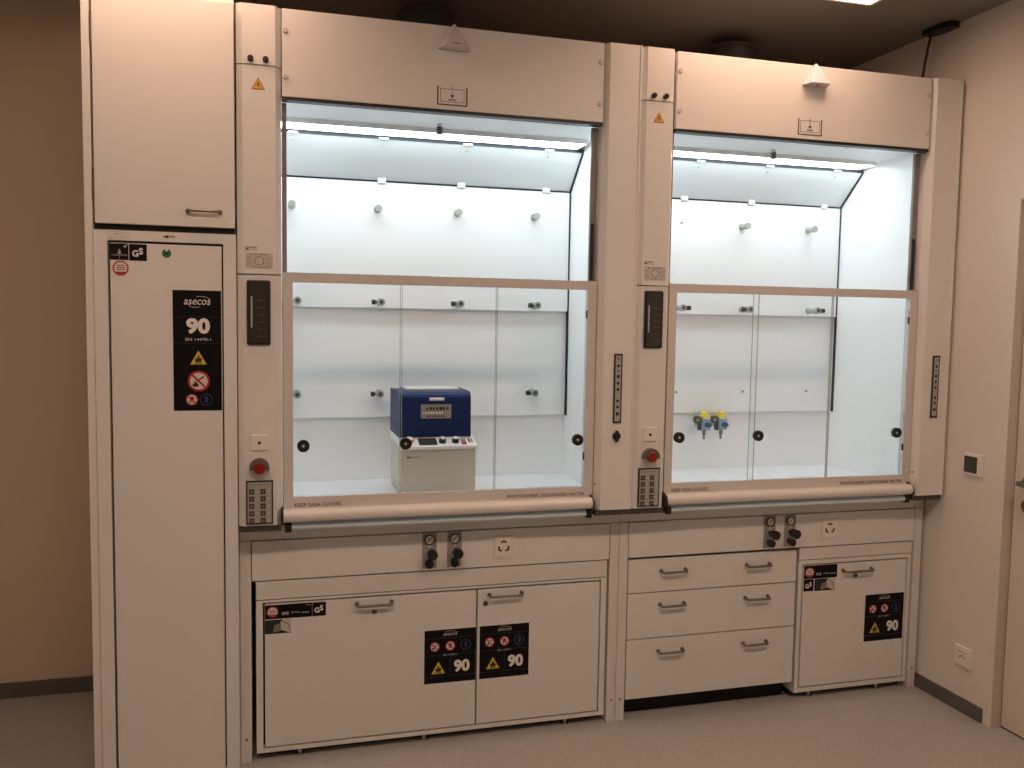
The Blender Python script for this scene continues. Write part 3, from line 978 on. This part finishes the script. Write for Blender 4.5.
mb.box(-0.397, -0.345, F - .001, F - .0006, 1.8655, 1.8665, 'midgrey').box(-0.3715, -0.3705, F - .001, F - .0006, 1.852, 1.866, 'midgrey')
bars(mb, -.395, -.348, 1.869, .002, F - .0006, 9, 'midgrey')
mb.build('sticker_print', tg)
tested_mark(t, -0.341, -0.286, 1.850, 1.905, F)
warranty(t, -0.368, 1.824, 0.025, F)
MB('green').cyl((-0.224, 1.878), 'y', 0.0145, F - .0006, F, 'green', 24).ring((-0.224, 1.878), 0.0145, 0.0115, F - .0010, F - .0006, 'greendark').cyl((-0.224, 1.8885), 'y', 0.0045, F - .0012, F - .0006, 'labelwhite', 12) \
    .box(-0.230, -0.218, F - .001, F - .0006, 1.873, 1.881, 'greendark').build('round_green_sticker', t)
mb = MB('inkgrey')
mb.cyl((-0.222, 1.9335), 'y', 0.005, TY - .002, TY, 'ink', 12)
mb.box(-0.233, -0.224, TY - .001, TY, 1.931, 1.936, 'ink')
mb.box(-0.217, -0.197, TY - .0008, TY, 1.930, 1.938, 'greyplate')
mb.build('serial_plate', t)
mb = MB('lightgrey').box(-0.408, -0.337, TY - .0008, TY, 1.925, 1.944, 'paint2')
mb.box(-.408, -.337, TY - .0011, TY - .0008, 1.9250, 1.9256, 'inkgrey').box(-.408, -.337, TY - .0011, TY - .0008, 1.9434, 1.944, 'inkgrey').box(-.3376, -.337, TY - .0011, TY - .0008, 1.925, 1.944, 'inkgrey')
bars(mb, -.384, -.364, 1.937, .004, TY - .0008, 4, 'inkgrey')
mb.build('rating_plate', t)

# side cover panel and wall cupboard above the tall cabinet
t = thing('wall_cupboard', 'white cupboard with a single door on top of the tall safety cabinet', 'cupboard', (-0.23, 0.2, 1.951))
MB('paint').box(-0.448, -0.004, TY + 0.022, 0.60, 1.952, 2.745).build('carcass', t, bevel=0.001)
dr = MB('paint').box(-0.444, -0.005, TY, TY + 0.020, 1.971, 2.722).build('door', t, bevel=0.0015)
MB('gap').box(-0.448, -0.004, TY + 0.0205, TY + 0.0215, 1.952, 1.990).build('shadow_joint', t)
bow_handle(dr, -0.155, -0.052, 2.023, TY, 'bronze', 0.0055)
for hz in (2.60, 2.10):
    MB('bronze').box(-0.4478, -0.4445, TY - 0.001, TY + 0.02, hz - 0.05, hz + 0.05).build('hinge', t)
c = MB('paint').box(-0.476, -0.4515, TY + 0.002, 0.60, 0.0, 2.745).build('cover_panel', None, bevel=0.001)
tag(c, 'full height white side panel on the left flank of the tall cabinet', 'side panel')

# wide under-bench safety cabinet
t = thing('safety_base_cabinet', 'wide white two-door safety cabinet under the left fume hood', 'cabinet', (0.75, 0.28, 0))
frame_box('carcass', t, 0.057, 1.451, 0.030, 0.616, 0.006, 0.52, 0.024, 0.008, 0.016)
MB('gap').box(0.062, 1.446, 0.05, 0.50, 0.002, 0.030).build('plinth', t)
feet(t, (0.215, 0.695, 1.288), 0.03, 0.032)
D0 = 0.004
d1 = MB('paint').box(0.0880, 0.8970, D0, D0 + 0.030, 0.0525, 0.600).build('door', t, bevel=0.0015)
d2 = MB('paint').box(0.9035, 1.4205, D0, D0 + 0.030, 0.0525, 0.600).build('door', t, bevel=0.0015)
bow_handle(d1, 0.427, 0.560, 0.579, D0, 'bronze', 0.0056, 0.004)
bow_handle(d2, 0.950, 1.083, 0.579, D0, 'bronze', 0.0056, 0.004)
lock(d1, 0.494, 0.546, D0)
lock(d2, 0.934, 0.545, D0)
under_label(t, 0.690, 0.8965, 0.236, 0.451, D0)
under_label(t, 0.9125, 1.118, 0.236, 0.452, D0)
st = MB('labelblack').box(0.0890, 0.260, D0 - .0006, D0, 0.544, 0.598).build('model_sticker', t)
warranty(st, 0.116, 0.571, 0.021, D0 - .0006)
mb = MB('lightgrey')
bars(mb, 0.150, 0.176, 0.563, 0.014, D0 - .0006, 3, 'midgrey')
bars(mb, 0.184, 0.214, 0.565, 0.006, D0 - .0006, 5, 'midgrey')
bars(mb, 0.220, 0.250, 0.562, 0.005, D0 - .0006, 5, 'midgrey')
bars(mb, 0.240, 0.256, 0.590, 0.004, D0 - .0006, 4, 'midgrey')
mb.build('sticker_print', st)
tested_mark(t, 0.261, 0.311, 0.544, 0.597, D0)


def picture(x0, x1, z0, z1):
    p = MB('greendark').box(x0, x1, D0 - .0006, D0, z0, z1).build('picture_sticker', t)
    W, Hh = x1 - x0, z1 - z0
    mb = MB('lightgrey')
    mb.prism([(x0 + W * .60, z0 + Hh * .25), (x0 + W * .90, z0 + Hh * .05), (x1, z0 + Hh * .05), (x1, z1), (x0 + W * .66, z1), (x0 + W * .58, z0 + Hh * .8)], 'y', D0 - .001, D0 - .0006, 'lightgrey')
    mb.tube([(x0 + W * .62, D0 - .001, z0 + Hh * .92), (x0 + W * .90, D0 - .001, z0 + Hh * .62), (x0 + W * .93, D0 - .001, z0 + Hh * .25)], 0.0014, 'ink', 6)
    mb.prism([(x0 + W * .30, z0 + Hh * .10), (x0 + W * .60, z0 + Hh * .18), (x0 + W * .55, z0 + Hh * .70), (x0 + W * .36, z0 + Hh * .62)], 'y', D0 - .001, D0 - .0006, 'inkgrey')
    mb.build('sticker_print', p)


picture(0.0885, 0.184, 0.488, 0.541)

# small under-bench safety cabinet
t = thing('safety_base_cabinet', 'narrow white single-door safety cabinet under the right fume hood beside the drawers', 'cabinet', (2.655, 0.28, 0))
frame_box('carcass', t, 2.361, 2.951, 0.030, 0.632, 0.006, 0.52, 0.018, 0.018, 0.020)
MB('gap').box(2.366, 2.946, 0.05, 0.50, 0.002, 0.030).build('plinth', t)
feet(t, (2.451, 2.810), 0.03, 0.032)
d1 = MB('paint').box(2.3860, 2.9265, D0, D0 + 0.030, 0.056, 0.6070).build('door', t, bevel=0.0015)
bow_handle(d1, 2.587, 2.735, 0.576, D0, 'bronze', 0.0056, 0.004)
lock(d1, 2.652, 0.549, D0)
under_label(t, 2.713, 2.920, 0.236, 0.453, D0)
st = MB('labelblack').box(2.3875, 2.557, D0 - .0006, D0, 0.547, 0.607).build('model_sticker', t)
warranty(st, 2.416, 0.576, 0.023, D0 - .0006)
mb = MB('lightgrey')
bars(mb, 2.450, 2.476, 0.567, 0.013, D0 - .0006, 3, 'midgrey')
bars(mb, 2.486, 2.515, 0.568, 0.006, D0 - .0006, 5, 'midgrey')
bars(mb, 2.520, 2.550, 0.566, 0.005, D0 - .0006, 5, 'midgrey')
mb.build('sticker_print', st)
tested_mark(t, 2.388, 2.438, 0.492, 0.545, D0)
picture(2.443, 2.548, 0.490, 0.545)

# drawer unit
t = thing('drawer_cabinet', 'white cabinet of three wide drawers under the right fume hood', 'drawer unit', (1.945, 0.28, 0))
MB('paint2').box(1.546, 2.343, 0.024, 0.52, 0.085, 0.680).build('carcass', t)
MB('gap').box(1.547, 2.342, 0.0215, 0.0235, 0.087, 0.683).build('shadow_joint', t)
MB('gap').box(1.546, 2.343, 0.07, 0.50, 0.0, 0.085).build('plinth', t)
for z0, z1, hz, hx in ((0.5425, 0.682, 0.627, 0.0), (0.3445, 0.537, 0.482, -0.002), (0.086, 0.339, 0.281, -0.004)):
    dw = MB('paint').box(1.545, 2.344, 0.0, 0.021, z0, z1).build('drawer', t, bevel=0.0015)
    for hx0 in (1.694, 2.097):
        bow_handle(dw, hx0 + hx, hx0 + hx + 0.111, hz + .004, 0.0, 'bronze', 0.0056, 0.004)


# ------------------------------------------------------------------ things on the header and walls
def sensor(x, label, print_):
    t = thing('pyramid_sensor', label, 'sensor', (x, -0.13, 2.648))
    V = [(x - .003, -0.101, 2.740), (x + .004, -0.101, 2.740), (x + .004, -0.112, 2.738), (x - .003, -0.112, 2.738),
         (x - .060, -0.101, 2.649), (x + .060, -0.101, 2.649), (x + .048, -0.146, 2.652), (x - .040, -0.146, 2.652)]
    mb = MB('sensor')
    mb.add(V, [(0, 1, 2, 3), (4, 7, 6, 5), (3, 2, 6, 7), (0, 3, 7, 4), (1, 5, 6, 2), (0, 4, 5, 1)])
    o = mb.build('housing', t, bevel=0.002)
    if print_:
        mb = MB('ink')
        bars(mb, x - .014, x + .018, 2.662, .005, -0.1435, 5, 'ink')
        mb.build('maker_print', t)
    else:
        MB('ink').cyl((x + .004, -0.118), 'z', 0.006, 2.648, 2.650, n=12).build('sensor_eye', t)


sensor(0.759, 'small lilac white pyramid-shaped sensor on the header of the left fume hood', True)
sensor(2.268, 'small lilac white pyramid-shaped sensor on the header of the right fume hood', False)

# flat black slab under the ceiling with its rod
t = thing('ceiling_bracket', 'flat black slab under the ceiling with a thin black rod above the right fume hood', 'bracket', (2.965, 0.03, 2.98))
mb = MB('black')
mb.prism([(2.940, 0.09), (2.940, -0.03), (2.962, -0.065), (3.004, -0.065), (3.004, 0.05), (2.980, 0.09)], 'z', 2.975, 2.999)
mb.build('slab', t, bevel=0.002)
MB('black').tube([(2.966, 0.06, 2.977), (2.956, 0.065, 2.92), (2.950, 0.075, 2.84), (2.940, 0.085, 2.70)], 0.006).build('rod', t)

# thermostat
t = thing('wall_thermostat', 'small white wall thermostat with a black display beside the door', 'thermostat', (XR, -0.27, 1.043))
MB('white').box(XR - 0.014, XR, -0.320, -0.222, 1.040, 1.134).build('housing', t, bevel=0.004, seg=2)
MB('screen').box(XR - 0.0155, XR - 0.014, -0.296, -0.226, 1.052, 1.122).build('display', t)

# wall socket
t = thing('wall_socket', 'white wall socket above the dark baseboard beside the door', 'wall socket', (XR, -0.27, 0.2))
MB('white').box(XR - 0.010, XR, -0.318, -0.222, 0.198, 0.288).box(XR - .013, XR - .010, -0.309, -0.231, 0.207, 0.279).build('plate', t, bevel=0.002)
mb = MB('ink')
for ky, kz in ((0.012, 0), (-0.012, 0), (0, .006)):
    mb.cyl((-0.270 + ky, 0.243 + kz), 'x', 0.004, XR - .0138, XR - .013, n=10)
mb.box(XR - .0136, XR - .013, -.298, -.242, .2655, .2675, 'inkgrey')
mb.build('outlet_holes', t)
